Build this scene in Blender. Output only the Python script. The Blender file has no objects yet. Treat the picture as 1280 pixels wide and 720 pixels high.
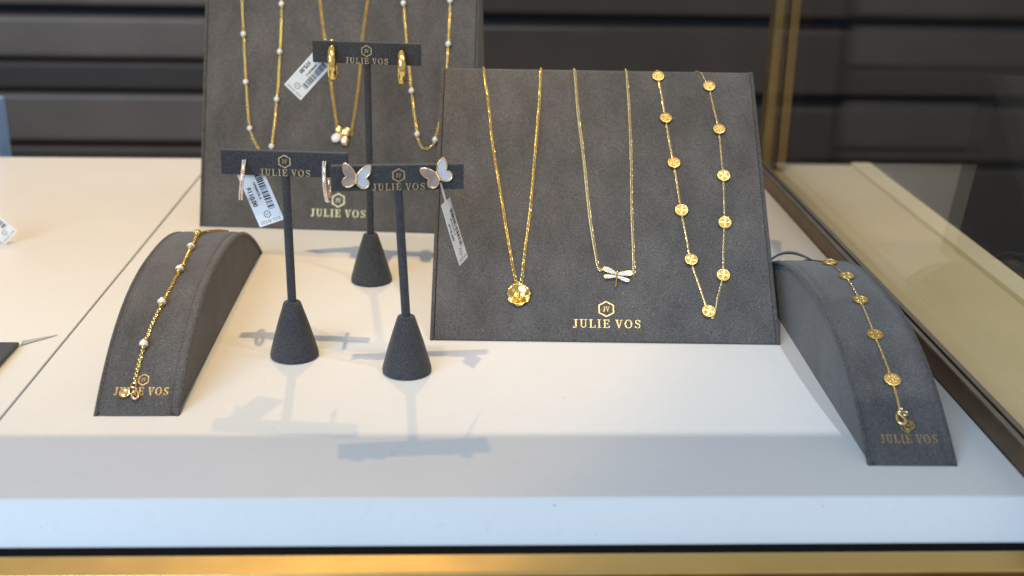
import bpy, math, random
import numpy as np
from mathutils import Matrix, Vector

random.seed(7)
rng = np.random.default_rng(7)
SC = bpy.context.scene
COL = SC.collection
R = math.radians
MM = 0.001

# ------------------------------------------------------------------ camera
CAM_H, PITCH, ROLL, YAW = 0.30, R(19.914), R(1.0287), R(2.469)
fw = Vector((math.sin(YAW)*math.cos(PITCH), math.cos(YAW)*math.cos(PITCH), -math.sin(PITCH)))
r0 = Vector((math.cos(YAW), -math.sin(YAW), 0)); u0 = r0.cross(fw)
rt = math.cos(ROLL)*r0 + math.sin(ROLL)*u0
up = -math.sin(ROLL)*r0 + math.cos(ROLL)*u0
cd = bpy.data.cameras.new('camera'); cam = bpy.data.objects.new('camera', cd); COL.objects.link(cam)
cam.matrix_world = Matrix(((rt.x, up.x, -fw.x, 0), (rt.y, up.y, -fw.y, 0), (rt.z, up.z, -fw.z, CAM_H), (0, 0, 0, 1)))
cd.sensor_width = 36; cd.lens = 1493/1280*36; cd.clip_start = 0.01; cd.clip_end = 60
cd.dof.use_dof = True; cd.dof.focus_distance = 0.765; cd.dof.aperture_fstop = 6.6
SC.camera = cam

# ------------------------------------------------------------------ light (shop interior: cool windows behind the viewer, warm ceiling spots)
w = bpy.data.worlds.new('World'); SC.world = w; w.use_nodes = True
bg = w.node_tree.nodes['Background']; bg.inputs[0].default_value = (1.0, 0.93, 0.85, 1); bg.inputs[1].default_value = 0.42

def lamp(name, kind, loc, target, power, color, **kw):
    d = bpy.data.lights.new(name, kind); d.energy = power; d.color = color
    for k, v in kw.items(): setattr(d, k, v)
    o = bpy.data.objects.new(name, d); COL.objects.link(o); o.location = loc
    o.rotation_euler = (Vector(target)-Vector(loc)).to_track_quat('-Z', 'Y').to_euler()
    return o
lamp('ceiling_spot_rear', 'SPOT', (-0.25, 2.42, 2.25), (-0.275, 0.90, 0), 68, (1.0, 0.60, 0.24), shadow_soft_size=0.022, spot_size=R(19), spot_blend=0.3)
lamp('spot_warm_front', 'SPOT', (-0.13, 0.45, 1.16), (-0.27, 1.14, 0), 36, (1.0, 0.73, 0.36), shadow_soft_size=0.009, spot_size=R(72), spot_blend=1.0)
lamp('added_white_spot', 'SPOT', (0.42, 0.45, 1.16), (0.34, 0.76, 0), 18, (0.84, 0.92, 1.0), shadow_soft_size=0.012, spot_size=R(52), spot_blend=1.0)  # added spot without a known source, cools and brightens the right side
lamp('shop_window', 'AREA', (-1.5, -1.9, 1.55), (0.0, 0.7, 0.0), 104, (0.47, 0.71, 1.0), shape='RECTANGLE', size=2.4, size_y=1.4)

SC.view_settings.view_transform = 'Standard'; SC.view_settings.look = 'None'
SC.view_settings.exposure = 0.03; SC.view_settings.gamma = 1; SC.view_settings.use_curve_mapping = False
SC.render.engine = 'CYCLES'
SC.cycles.max_bounces = 8; SC.cycles.caustics_reflective = False; SC.cycles.caustics_refractive = False
SC.cycles.sample_clamp_indirect = 4.0

# ------------------------------------------------------------------ materials
MATS = {}
def newmat(name):
    m = bpy.data.materials.new(name); m.use_nodes = True; MATS[name] = m
    nt = m.node_tree; b = nt.nodes['Principled BSDF']
    return m, nt, b
def nd(nt, t, **kw):
    n = nt.nodes.new(t)
    for k, v in kw.items():
        if k in n.inputs: n.inputs[k].default_value = v
        else: setattr(n, k, v)
    return n
def ramp(nt, fac, stops):
    r = nt.nodes.new('ShaderNodeValToRGB'); e = r.color_ramp.elements
    while len(e) < len(stops): e.new(0.5)
    for el, (p, c) in zip(e, stops): el.position = p; el.color = (*c, 1)
    nt.links.new(fac, r.inputs[0]); return r.outputs[0]
def noise(nt, vec, scale, detail=3, rough=0.55):
    n = nd(nt, 'ShaderNodeTexNoise', Scale=scale, Detail=detail, Roughness=rough)
    nt.links.new(vec, n.inputs['Vector']); return n.outputs['Fac']
def mixrgb(nt, mode, fac, a, b):
    n = nt.nodes.new('ShaderNodeMix'); n.data_type = 'RGBA'; n.blend_type = mode
    if isinstance(fac, (int, float)): n.inputs[0].default_value = fac
    else: nt.links.new(fac, n.inputs[0])
    for s, i in ((a, 6), (b, 7)):
        if isinstance(s, tuple): n.inputs[i].default_value = (*s, 1)
        else: nt.links.new(s, n.inputs[i])
    return n.outputs[2]

def suede(name, base, grain, contrast, bump):
    m, nt, b = newmat(name); L = nt.links
    co = nd(nt, 'ShaderNodeTexCoord').outputs['Object']
    mp = nd(nt, 'ShaderNodeMapping'); mp.inputs['Scale'].default_value = (1.0, 0.55, 0.55); mp.inputs['Rotation'].default_value = (0.3, 0.2, 0.7); L.new(co, mp.inputs[0])
    nap = noise(nt, mp.outputs[0], 38, 5, 0.60); fine = noise(nt, co, grain, 2, 0.6)
    d = tuple(c*(1-contrast) for c in base); l = tuple(c*(1+contrast) for c in base)
    c1 = ramp(nt, nap, [(0.32, d), (0.52, base), (0.70, l)])
    c2 = ramp(nt, fine, [(0.30, (0.58, 0.58, 0.59)), (0.5, (0.95, 0.95, 0.95)), (0.70, (1.55, 1.54, 1.52))])
    lint = ramp(nt, noise(nt, co, 420, 1, 0.5), [(0.765, (1, 1, 1)), (0.80, (1.9, 1.85, 1.8))])
    col = mixrgb(nt, 'MULTIPLY', 1.0, mixrgb(nt, 'MULTIPLY', 1.0, c1, c2), lint)
    L.new(col, b.inputs['Base Color'])
    b.inputs['Roughness'].default_value = 0.95; b.inputs['Specular IOR Level'].default_value = 0.12
    b.inputs['Sheen Weight'].default_value = 0.28; b.inputs['Sheen Roughness'].default_value = 0.45
    b.inputs['Sheen Tint'].default_value = (0.8, 0.78, 0.76, 1)
    bp = nd(nt, 'ShaderNodeBump', Strength=bump, Distance=0.0006)
    add = nd(nt, 'ShaderNodeMath', operation='MULTIPLY_ADD'); L.new(nap, add.inputs[0]); add.inputs[1].default_value = 1.6; L.new(fine, add.inputs[2])
    L.new(add.outputs[0], bp.inputs['Height']); L.new(bp.outputs[0], b.inputs['Normal'])
    return m
suede('suede_board', (0.106, 0.100, 0.097), 1300, 0.22, 0.5)
suede('suede_stand', (0.055, 0.0565, 0.062), 1300, 0.10, 0.9)
suede('suede_binding', (0.090, 0.084, 0.080), 900, 0.15, 0.5)

def metal(name, col, rough, var=0.0, scale=300):
    m, nt, b = newmat(name)
    b.inputs['Metallic'].default_value = 1; b.inputs['Base Color'].default_value = (*col, 1); b.inputs['Roughness'].default_value = rough
    if var:
        co = nd(nt, 'ShaderNodeTexCoord').outputs['Object']
        n = noise(nt, co, scale, 3)
        nt.links.new(ramp(nt, n, [(0.3, tuple(c*(1-var) for c in col)), (0.7, tuple(min(1, c*(1+var)) for c in col))]), b.inputs['Base Color'])
        mr = nd(nt, 'ShaderNodeMapRange'); nt.links.new(n, mr.inputs[0]); mr.inputs[3].default_value = rough*0.75; mr.inputs[4].default_value = rough*1.35
        nt.links.new(mr.outputs[0], b.inputs['Roughness'])
    return m
metal('gold', (0.95, 0.68, 0.24), 0.20, 0.12, 900)
metal('gold_pale', (0.92, 0.72, 0.38), 0.22, 0.1, 900)
metal('gold_rose', (0.90, 0.62, 0.40), 0.24, 0.1, 900)
metal('gold_coin', (0.86, 0.63, 0.24), 0.36, 0.12, 1400)
metal('gold_antique', (0.52, 0.34, 0.10), 0.45, 0.2, 1400)
metal('gold_foil', (0.64, 0.51, 0.25), 0.44, 0.45, 1300)
metal('brass', (0.80, 0.60, 0.24), 0.32, 0.03, 25)
metal('brass_dark', (0.40, 0.27, 0.10), 0.40, 0.15, 40)
metal('bronze', (0.20, 0.135, 0.080), 0.45, 0.2, 50)
metal('bronze_top', (0.34, 0.31, 0.29), 0.38, 0.1, 50)

m, nt, b = newmat('deck')
co = nd(nt, 'ShaderNodeTexCoord').outputs['Object']
n1 = noise(nt, co, 5, 4); n2 = noise(nt, co, 160, 4, 0.7)
base = ramp(nt, n1, [(0.3, (0.775, 0.765, 0.745)), (0.7, (0.815, 0.808, 0.795))])
speck = ramp(nt, n2, [(0.25, (0.95, 0.95, 0.94)), (0.45, (1, 1, 1))])
dust = ramp(nt, noise(nt, co, 330, 1, 0.5), [(0.775, (1, 1, 1)), (0.81, (0.72, 0.70, 0.68))])
nt.links.new(mixrgb(nt, 'MULTIPLY', 1.0, mixrgb(nt, 'MULTIPLY', 1.0, base, speck), dust), b.inputs['Base Color'])
mr = nd(nt, 'ShaderNodeMapRange'); nt.links.new(noise(nt, co, 30, 5, 0.7), mr.inputs[0]); mr.inputs[3].default_value = 0.30; mr.inputs[4].default_value = 0.46
nt.links.new(mr.outputs[0], b.inputs['Roughness']); b.inputs['Specular IOR Level'].default_value = 0.4

def plain(name, col, rough, spec=0.5, var=0.0, scale=20):
    m, nt, b = newmat(name)
    b.inputs['Base Color'].default_value = (*col, 1); b.inputs['Roughness'].default_value = rough; b.inputs['Specular IOR Level'].default_value = spec
    if var:
        co = nd(nt, 'ShaderNodeTexCoord').outputs['Object']
        nt.links.new(ramp(nt, noise(nt, co, scale, 4, 0.6), [(0.3, tuple(c*(1-var) for c in col)), (0.7, tuple(c*(1+var) for c in col))]), b.inputs['Base Color'])
    return m
plain('gap', (0.02, 0.018, 0.016), 0.8)
plain('gasket', (0.008, 0.007, 0.007), 0.9, 0.08)
plain('paper', (0.80, 0.82, 0.84), 0.6, 0.3, 0.02, 200)
plain('ink', (0.02, 0.02, 0.025), 0.7, 0.2)
plain('card_grey', (0.46, 0.46, 0.46), 0.6, 0.3, 0.05, 200)
plain('grey_ribbon', (0.30, 0.30, 0.31), 0.5, 0.4, 0.1, 300)
plain('cabinet', (0.112, 0.093, 0.083), 0.42, 0.4, 0.25, 4)
plain('cabinet_brown', (0.048, 0.036, 0.029), 0.42, 0.3, 0.25, 4)
plain('cabinet_dark', (0.040, 0.034, 0.032), 0.5, 0.3, 0.1, 9)
plain('cabinet_gap', (0.016, 0.018, 0.026), 0.7, 0.2)
plain('beige_deck', (0.74, 0.57, 0.30), 0.5, 0.4, 0.05, 12)
plain('beige_border', (0.84, 0.68, 0.40), 0.45, 0.4, 0.04, 12)
plain('blue_highlight_post', (0.26, 0.46, 0.92), 0.4, 0.5, 0.05, 10)  # blue highlight put into the base colour of an added post
plain('stone', (0.86, 0.84, 0.83), 0.08, 0.8, 0.12, 2500)
plain('stone_warm', (0.85, 0.66, 0.50), 0.10, 0.8, 0.15, 2500)
plain('pearl', (0.80, 0.78, 0.75), 0.16, 0.7, 0.06, 900)
plain('white_enamel', (0.80, 0.79, 0.76), 0.2, 0.6)

def mother(name, a, bcol, c):
    m, nt, b = newmat(name)
    co = nd(nt, 'ShaderNodeTexCoord').outputs['Object']
    mp = nd(nt, 'ShaderNodeMapping'); mp.inputs['Scale'].default_value = (1, 2.2, 1); mp.inputs['Rotation'].default_value = (0, 0, 0.6); nt.links.new(co, mp.inputs[0])
    n = noise(nt, mp.outputs[0], 160, 3, 0.5)
    nt.links.new(ramp(nt, n, [(0.30, a), (0.52, bcol), (0.72, c)]), b.inputs['Base Color'])
    b.inputs['Roughness'].default_value = 0.12; b.inputs['Metallic'].default_value = 0.45; b.inputs['Coat Weight'].default_value = 0.6; b.inputs['Coat Roughness'].default_value = 0.05
mother('mother_of_pearl', (0.62, 0.66, 0.94), (0.74, 0.80, 0.95), (0.60, 0.88, 0.96))
mother('mother_of_pearl_shaded', (0.30, 0.25, 0.235), (0.40, 0.34, 0.32), (0.62, 0.55, 0.52))  # for the left wings: their dark reflection is painted into the colour

# thin clear pane: light passes straight through, the surface mirrors by Fresnel
m = bpy.data.materials.new('glass'); m.use_nodes = True; MATS['glass'] = m; nt = m.node_tree; nt.nodes.clear()
o_ = nt.nodes.new('ShaderNodeOutputMaterial'); tr = nd(nt, 'ShaderNodeBsdfTransparent'); tr.inputs[0].default_value = (0.93, 0.94, 0.93, 1)
gl = nd(nt, 'ShaderNodeBsdfGlossy'); gl.inputs['Roughness'].default_value = 0.0
lw = nd(nt, 'ShaderNodeLayerWeight'); lw.inputs['Blend'].default_value = 0.5
pw = nd(nt, 'ShaderNodeMath', operation='POWER'); nt.links.new(lw.outputs['Facing'], pw.inputs[0]); pw.inputs[1].default_value = 5.0
fr = nd(nt, 'ShaderNodeMath', operation='MULTIPLY_ADD'); nt.links.new(pw.outputs[0], fr.inputs[0]); fr.inputs[1].default_value = 0.95; fr.inputs[2].default_value = 0.04
mx = nt.nodes.new('ShaderNodeMixShader'); nt.links.new(fr.outputs[0], mx.inputs[0]); nt.links.new(tr.outputs[0], mx.inputs[1]); nt.links.new(gl.outputs[0], mx.inputs[2]); nt.links.new(mx.outputs[0], o_.inputs[0])

# ------------------------------------------------------------------ mesh helpers
class MB:
    def __init__(s): s.v = []; s.f = []
    def add(s, vs, fs):
        n = len(s.v); s.v.extend([tuple(map(float, p)) for p in vs]); s.f.extend([tuple(i+n for i in f) for f in fs]); return s
    def box(s, x0, x1, y0, y1, z0, z1):
        vs = [(x, y, z) for z in (z0, z1) for x, y in ((x0, y0), (x1, y0), (x1, y1), (x0, y1))]
        return s.add(vs, [(3, 2, 1, 0), (4, 5, 6, 7), (0, 1, 5, 4), (1, 2, 6, 5), (2, 3, 7, 6), (3, 0, 4, 7)])
    def extrude_x(s, prof, x0, x1):            # closed (y,z) profile, counter-clockwise seen from +x
        n = len(prof)
        vs = [(x0, y, z) for y, z in prof] + [(x1, y, z) for y, z in prof]
        fs = [(i, i+n, (i+1) % n+n, (i+1) % n) for i in range(n)]
        fs = [tuple(reversed(f)) for f in fs]
        return s.add(vs, fs + [tuple(reversed(range(n))), tuple(range(n, 2*n))])
    def prism(s, poly, z0, z1, M=None):
        n = len(poly); vs = [(x, y, z0) for x, y in poly]+[(x, y, z1) for x, y in poly]
        if M is not None: vs = [M(p) for p in vs]
        return s.add(vs, [tuple(reversed(range(n))), tuple(range(n, 2*n))] + [(i, (i+1) % n, (i+1) % n+n, i+n) for i in range(n)])
    def grid(s, P, closed_u=False, closed_v=False):
        P = np.asarray(P); nu, nv = P.shape[:2]; fs = []
        for i in range(nu if closed_u else nu-1):
            for j in range(nv if closed_v else nv-1):
                fs.append((i*nv+j, ((i+1) % nu)*nv+j, ((i+1) % nu)*nv+(j+1) % nv, i*nv+(j+1) % nv))
        return s.add(P.reshape(-1, 3), fs)
    def lathe(s, prof, seg=48, c=(0, 0, 0)):
        n = len(prof); P = [[(c[0]+r*math.cos(a), c[1]+r*math.sin(a), c[2]+z) for r, z in prof] for a in np.linspace(0, 2*math.pi, seg, endpoint=False)]
        s.grid(P, closed_u=True); k = len(s.v)-seg*n
        s.f.append(tuple(reversed([k+i*n for i in range(seg)]))); s.f.append(tuple(k+i*n+n-1 for i in range(seg)))
        return s
    def sphere(s, c, r, seg=14, rings=8, sc=(1, 1, 1)):
        P = [[(c[0]+r*sc[0]*math.sin(b_)*math.cos(a), c[1]+r*sc[1]*math.sin(b_)*math.sin(a), c[2]+r*sc[2]*math.cos(b_)) for b_ in np.linspace(math.pi-0.02, 0.02, rings)] for a in np.linspace(0, 2*math.pi, seg, endpoint=False)]
        s.grid(P, closed_u=True); n = rings; k = len(s.v)-seg*n
        s.f.append(tuple(reversed([k+i*n for i in range(seg)]))); s.f.append(tuple(k+i*n+n-1 for i in range(seg)))
        return s
    def tube(s, pts, rad, seg=8, closed=False, ref=(0, 0, 1)):
        pts = np.asarray(pts, float); n = len(pts); rad = np.broadcast_to(rad, n)
        T = (np.roll(pts, -1, 0)-np.roll(pts, 1, 0)) if closed else np.gradient(pts, axis=0)
        T /= np.linalg.norm(T, axis=1)[:, None]+1e-12
        a = np.cross(T, np.array(ref)); bad = np.linalg.norm(a, axis=1) < 1e-4
        a[bad] = np.cross(T[bad], (1, 0.1, 0.2)); a /= np.linalg.norm(a, axis=1)[:, None]
        b_ = np.cross(T, a); th = np.linspace(0, 2*math.pi, seg, endpoint=False)
        P = pts[:, None, :]+rad[:, None, None]*(a[:, None, :]*np.cos(th)[None, :, None]+b_[:, None, :]*np.sin(th)[None, :, None])
        s.grid(P, closed_u=closed, closed_v=True)
        if not closed:
            k = len(s.v)-n*seg
            s.f.append(tuple(range(k, k+seg))); s.f.append(tuple(reversed(range(k+(n-1)*seg, k+n*seg))))
        return s
    def build(s, name, mat, parent=None, smooth=40, bevel=0, segs=2, solid=0):
        me = bpy.data.meshes.new(name); me.from_pydata(s.v, [], s.f); me.update()
        import bmesh
        bm = bmesh.new(); bm.from_mesh(me); bmesh.ops.recalc_face_normals(bm, faces=bm.faces); bm.to_mesh(me); bm.free()
        me.materials.append(MATS[mat])
        if smooth:
            me.polygons.foreach_set('use_smooth', [True]*len(me.polygons)); me.set_sharp_from_angle(angle=R(smooth))
        o = bpy.data.objects.new(name, me); COL.objects.link(o); o.parent = parent
        if solid:
            md = o.modifiers.new('thickness', 'SOLIDIFY'); md.thickness = solid; md.offset = 0
        if bevel:
            md = o.modifiers.new('edges', 'BEVEL'); md.width = bevel; md.segments = segs; md.limit_method = 'ANGLE'; md.angle_limit = R(40); md.harden_normals = False
        return o

def thing(name, label, cat, loc=(0, 0, 0), rot=(0, 0, 0), group=None):
    o = bpy.data.objects.new(name, None); o.empty_display_size = 0.01; COL.objects.link(o)
    o.location = loc; o.rotation_euler = rot; tag(o, label, cat, group); return o
def tag(o, label, cat, group=None):
    o['label'] = label; o['category'] = cat
    if group: o['group'] = group
    return o
def structure(o): o['kind'] = 'structure'; return o

def fillet(poly, radii, n=6):
    out = []; N = len(poly)
    for i, p in enumerate(poly):
        r = radii[i]; p = np.array(p, float); a = np.array(poly[i-1], float)-p; b_ = np.array(poly[(i+1) % N], float)-p
        if not r: out.append(tuple(p)); continue
        a /= np.linalg.norm(a); b_ /= np.linalg.norm(b_)
        ang = math.acos(max(-1, min(1, a @ b_))); d = r/math.tan(ang/2); c = p+(a+b_)/np.linalg.norm(a+b_)*r/math.sin(ang/2)
        p0 = p+a*d-c; p1 = p+b_*d-c; t0 = math.atan2(p0[1], p0[0]); t1 = math.atan2(p1[1], p1[0]); dt = (t1-t0+math.pi) % (2*math.pi)-math.pi
        out += [tuple(c+r*np.array((math.cos(t0+dt*k/n), math.sin(t0+dt*k/n)))) for k in range(n+1)]
    return out

def smooth_closed(pts, n=4):
    pts = np.asarray(pts, float); N = len(pts); out = []
    for i in range(N):
        p0, p1, p2, p3 = pts[i-1], pts[i], pts[(i+1) % N], pts[(i+2) % N]
        for k in range(n):
            t = k/n; out.append(0.5*((2*p1)+(-p0+p2)*t+(2*p0-5*p1+4*p2-p3)*t*t+(-p0+3*p1-3*p2+p3)*t**3))
    return np.array(out)
def smooth_open(pts, n=6):
    pts = np.asarray(pts, float); q = np.vstack([2*pts[0]-pts[1], pts, 2*pts[-1]-pts[-2]]); out = []
    for i in range(1, len(q)-2):
        p0, p1, p2, p3 = q[i-1], q[i], q[i+1], q[i+2]
        for k in range(n):
            t = k/n; out.append(0.5*((2*p1)+(-p0+p2)*t+(2*p0-5*p1+4*p2-p3)*t*t+(-p0+3*p1-3*p2+p3)*t**3))
    out.append(pts[-1]); return np.array(out)

# ------------------------------------------------------------------ lettering: a small serif alphabet, unit cap height, convex strokes
def ring_seg(cx, cy, rx, ry, wx, wy, a0, a1, n):
    q = []
    for k in range(n):
        t0 = a0+(a1-a0)*k/n; t1 = a0+(a1-a0)*(k+1)/n
        q.append([(cx+rx*math.cos(t0), cy+ry*math.sin(t0)), (cx+rx*math.cos(t1), cy+ry*math.sin(t1)), (cx+(rx-wx)*math.cos(t1), cy+(ry-wy)*math.sin(t1)), (cx+(rx-wx)*math.cos(t0), cy+(ry-wy)*math.sin(t0))])
    return q
def rc(x0, y0, x1, y1): return [(x0, y0), (x1, y0), (x1, y1), (x0, y1)]
PI = math.pi
def s_stroke():
    c = smooth_open([(0.60, 0.80), (0.48, 0.94), (0.30, 0.95), (0.16, 0.84), (0.17, 0.68), (0.35, 0.54), (0.55, 0.40), (0.60, 0.22), (0.47, 0.06), (0.27, 0.05), (0.11, 0.20)], 2)
    wd = np.interp(np.linspace(0, 1, len(c)), [0, 0.2, 0.5, 0.8, 1], [0.03, 0.04, 0.078, 0.04, 0.03])
    T = np.gradient(c, axis=0); T /= np.linalg.norm(T, axis=1)[:, None]; N_ = np.stack([-T[:, 1], T[:, 0]], 1)
    A = c+N_*wd[:, None]; B = c-N_*wd[:, None]
    return [[tuple(A[i]), tuple(A[i+1]), tuple(B[i+1]), tuple(B[i])] for i in range(len(c)-1)] + [rc(0.56, 0.74, 0.66, 0.98), rc(0.05, 0.02, 0.13, 0.27)]
GLYPH = {
 'J': (0.54, [rc(0.26, 0.16, 0.41, 0.93), rc(0.10, 0.93, 0.57, 1.0)] + ring_seg(0.20, 0.16, 0.21, 0.22, 0.12, 0.07, -PI, 0, 7)),
 'U': (0.82, [rc(0.12, 0.32, 0.27, 0.93), rc(0.63, 0.32, 0.70, 0.93), rc(0.0, 0.93, 0.39, 1.0), rc(0.51, 0.93, 0.82, 1.0)] + ring_seg(0.41, 0.32, 0.29, 0.32, 0.11, 0.08, PI, 2*PI, 9)),
 'L': (0.70, [rc(0.12, 0.07, 0.27, 0.93), rc(0.0, 0.93, 0.39, 1.0), rc(0.0, 0.0, 0.70, 0.07), rc(0.62, 0.07, 0.70, 0.30)]),
 'I': (0.40, [rc(0.12, 0.07, 0.27, 0.93), rc(0.0, 0.93, 0.39, 1.0), rc(0.0, 0.0, 0.39, 0.07)]),
 'E': (0.72, [rc(0.12, 0.07, 0.27, 0.93), rc(0.0, 0.93, 0.69, 1.0), rc(0.0, 0.0, 0.72, 0.07), rc(0.27, 0.47, 0.50, 0.53), rc(0.61, 0.74, 0.69, 0.93), rc(0.64, 0.07, 0.72, 0.29), rc(0.50, 0.38, 0.56, 0.64)]),
 'V': (0.82, [[(0.10, 0.93), (0.36, 0.0), (0.44, 0.0), (0.27, 0.93)], [(0.40, 0.10), (0.45, 0.0), (0.73, 0.93), (0.65, 0.93)], rc(0.0, 0.93, 0.39, 1.0), rc(0.53, 0.93, 0.84, 1.0)]),
 'O': (0.86, ring_seg(0.42, 0.5, 0.42, 0.52, 0.15, 0.065, 0, 2*PI, 18)),
 'S': (0.68, s_stroke()),
}
def word_quads(word, gap=0.22, space=0.40):
    x = 0; out = []
    for ch in word:
        if ch == ' ': x += space; continue
        wd, qs = GLYPH[ch]; out += [[(px+x, py) for px, py in q] for q in qs]; x += wd+gap
    return out, x-gap
def emblem_quads():
    def hexa(ro, ri):
        P = [(math.sin(k*PI/3), math.cos(k*PI/3)) for k in range(6)]
        return [[(P[k][0]*ro, P[k][1]*ro), (P[(k+1) % 6][0]*ro, P[(k+1) % 6][1]*ro), (P[(k+1) % 6][0]*ri, P[(k+1) % 6][1]*ri), (P[k][0]*ri, P[k][1]*ri)] for k in range(6)]
    q = hexa(1.0, 0.83)
    jv, wd = word_quads('JV', 0.02)
    k = 0.56
    return q + [[((x-wd/2)*k, (y-0.5)*k) for x, y in g] for g in jv]
def lay(quads, scale, cx, cy, surf, name, mat, parent, th=0.00010, rot=0.0):
    mb = MB(); c_, s_ = math.cos(rot), math.sin(rot)
    for i, q in enumerate(quads):
        q = [(cx+(x*c_-y*s_)*scale, cy+(x*s_+y*c_)*scale) for x, y in q]
        ar = sum(q[j][0]*q[(j+1) % 4][1]-q[(j+1) % 4][0]*q[j][1] for j in range(4))
        if ar < 0: q.reverse()
        mb.prism(q, -0.00005, th+(i % 9)*0.000004, M=lambda p: surf(p[0], p[1], p[2]))
    return mb.build(name, mat, parent, smooth=0)
def logo(parent, surf, cx, cy_em, r_em, cy_txt, width, mat='gold_foil', em_dx=0.0):
    qs, wd = word_quads('JULIE VOS'); k = width/wd
    lay([[(x-wd/2, y-0.5) for x, y in q] for q in qs], k, cx, cy_txt, surf, 'lettering', mat, parent)
    lay(emblem_quads(), r_em, cx+em_dx, cy_em, surf, 'emblem', mat, parent)

# ------------------------------------------------------------------ the case: deck, lip, rails, pane
DX0, DX1, DY0, DY1 = -0.2571, 0.292, 0.5219, 1.2174
mb = MB(); mb.extrude_x([(DY0, -0.018), (DY1, -0.018), (DY1, 0), (DY0, 0)], DX0, DX1)
structure(mb.build('deck', 'deck', bevel=0.0006))
mb = MB(); mb.extrude_x([(DY0, -0.018), (DY1, -0.018), (DY1, 0), (DY0, 0)], -1.25, DX0-0.0016)
structure(mb.build('side_deck', 'deck', bevel=0.0006))
mb = MB(); mb.box(-1.25, DX1, DY0+0.01, DY1-0.002, -0.05, -0.0185)
structure(mb.build('deck_base', 'gap'))

case = thing('display_case', 'white and brass jewellery display case with dark side rail and glass pane', 'display case', (0, 0, -0.05))
def cz(mbz): mbz.v = [(x, y, z+0.05) for x, y, z in mbz.v]; return mbz
mb = MB(); mb.extrude_x([(0.5215, -0.0002), (0.5071, -0.0173), (0.5071, -0.045), (0.5215, -0.045)], -1.25, 0.2915)
cz(mb).build('front_lip', 'deck', case, bevel=0.0003)
mb = MB(); mb.box(-1.25, 0.312, 0.4908, 0.5069, -0.05, -0.0180)
cz(mb).build('gasket', 'gasket', case)
mb = MB(); mb.box(-1.25, 0.33, 0.4738, 0.4905, -0.05, -0.0120)
cz(mb).build('front_rail', 'brass', case, bevel=0.0012, segs=3)
mb = MB(); mb.box(-1.25, 0.33, 0.452, 0.4736, -0.05, -0.0150)
cz(mb).build('skirt', 'bronze', case, bevel=0.001)
mb = MB(); mb.box(0.2922, 0.3015, 0.4885, 1.20, -0.03, 0.0135)
cz(mb).build('side_rail', 'bronze', case, bevel=0.0006)
mb = MB(); mb.box(0.2926, 0.2958, 0.4886, 1.1995, 0.0137, 0.0148).box(0.2976, 0.3012, 0.4886, 1.1995, 0.0137, 0.0152)
cz(mb).build('side_rail_cap', 'bronze_top', case, bevel=0.0003)
mb = MB(); mb.box(0.3018, 0.3078, 0.489, 1.178, -0.03, 0.325)
cz(mb).build('glass_pane', 'glass', case)
for x0, x1, mt in ((0.3040, 0.3135, 'brass_dark'), (0.3136, 0.3194, 'bronze'), (0.3195, 0.3290, 'brass_dark')):
    mb = MB(); d = 0.004 if mt == 'bronze' else 0.0
    mb.box(x0, x1, 1.180+d, 1.200-d, -0.05, 0.36); cz(mb).build('corner_post' if mt == 'brass_dark' else 'post_channel', mt, case, bevel=0.0008)
mb = MB(); mb.box(0.300, 0.326, 0.4745, 0.4900, -0.0119, 0.33); cz(mb).build('corner_post', 'brass', case, bevel=0.001)
mb = MB(); mb.box(-1.25, 0.326, 0.425, 0.548, 0.331, 0.352); cz(mb).build('top_beam', 'brass', case, bevel=0.001)
mb = MB(); mb.box(0.304, 0.3285, 0.5485, 1.1795, 0.331, 0.352); cz(mb).build('top_beam', 'brass', case, bevel=0.001)

# ------------------------------------------------------------------ neighbouring counter and the cabinets behind
nb = thing('neighbour_counter', 'beige counter with a paler border seen beyond the glass pane', 'counter', (0.36, 0.85, -0.06))
def sh(mbx, o): ox, oy, oz = o; mbx.v = [(x-ox, y-oy, z-oz) for x, y, z in mbx.v]; return mbx
NO = (0.36, 0.85, -0.06)
mb = MB(); mb.box(0.3095, 0.405, 0.45, 1.207, -0.02, 0.0); sh(mb, NO).build('top_panel', 'beige_deck', nb)
mb = MB(); mb.box(0.4052, 0.425, 0.45, 1.207, -0.02, 0.004); sh(mb, NO).build('border', 'beige_border', nb, bevel=0.0006)
mb = MB(); mb.box(0.31, 0.424, 0.455, 1.205, -0.06, -0.0205); sh(mb, NO).build('base', 'cabinet_dark', nb)

def cabinet(label, x0, x1, y, rows, group):
    t = thing('drawer_cabinet', label, 'cabinet', ((x0+x1)/2, y, -0.60), group=group)
    O = ((x0+x1)/2, y, -0.60)
    mb = MB(); mb.box(x0, x1, y+0.03, y+0.45, -0.60, 0.30); sh(mb, O).build('carcass', 'cabinet_gap', t)
    for z0, z1, mt in rows:
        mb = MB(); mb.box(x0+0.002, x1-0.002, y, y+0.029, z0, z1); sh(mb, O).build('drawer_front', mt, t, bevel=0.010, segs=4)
    return t
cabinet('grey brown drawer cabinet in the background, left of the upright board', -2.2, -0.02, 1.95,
        [(-0.58, -0.160, 'cabinet_brown'), (-0.156, -0.074, 'cabinet'), (-0.071, -0.022, 'cabinet_dark'), (-0.019, 0.050, 'cabinet'), (0.064, 0.29, 'cabinet')], 'drawer cabinets behind the display')  # dark middle row stands for an open recess, its shade put into the colour
cabinet('dark drawer cabinet in the background between upright board and brass post', -0.015, 0.515, 1.95,
        [(-0.58, -0.085, 'cabinet_dark'), (-0.069, 0.045, 'cabinet_brown'), (0.058, 0.29, 'cabinet_brown')], 'drawer cabinets behind the display')
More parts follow.
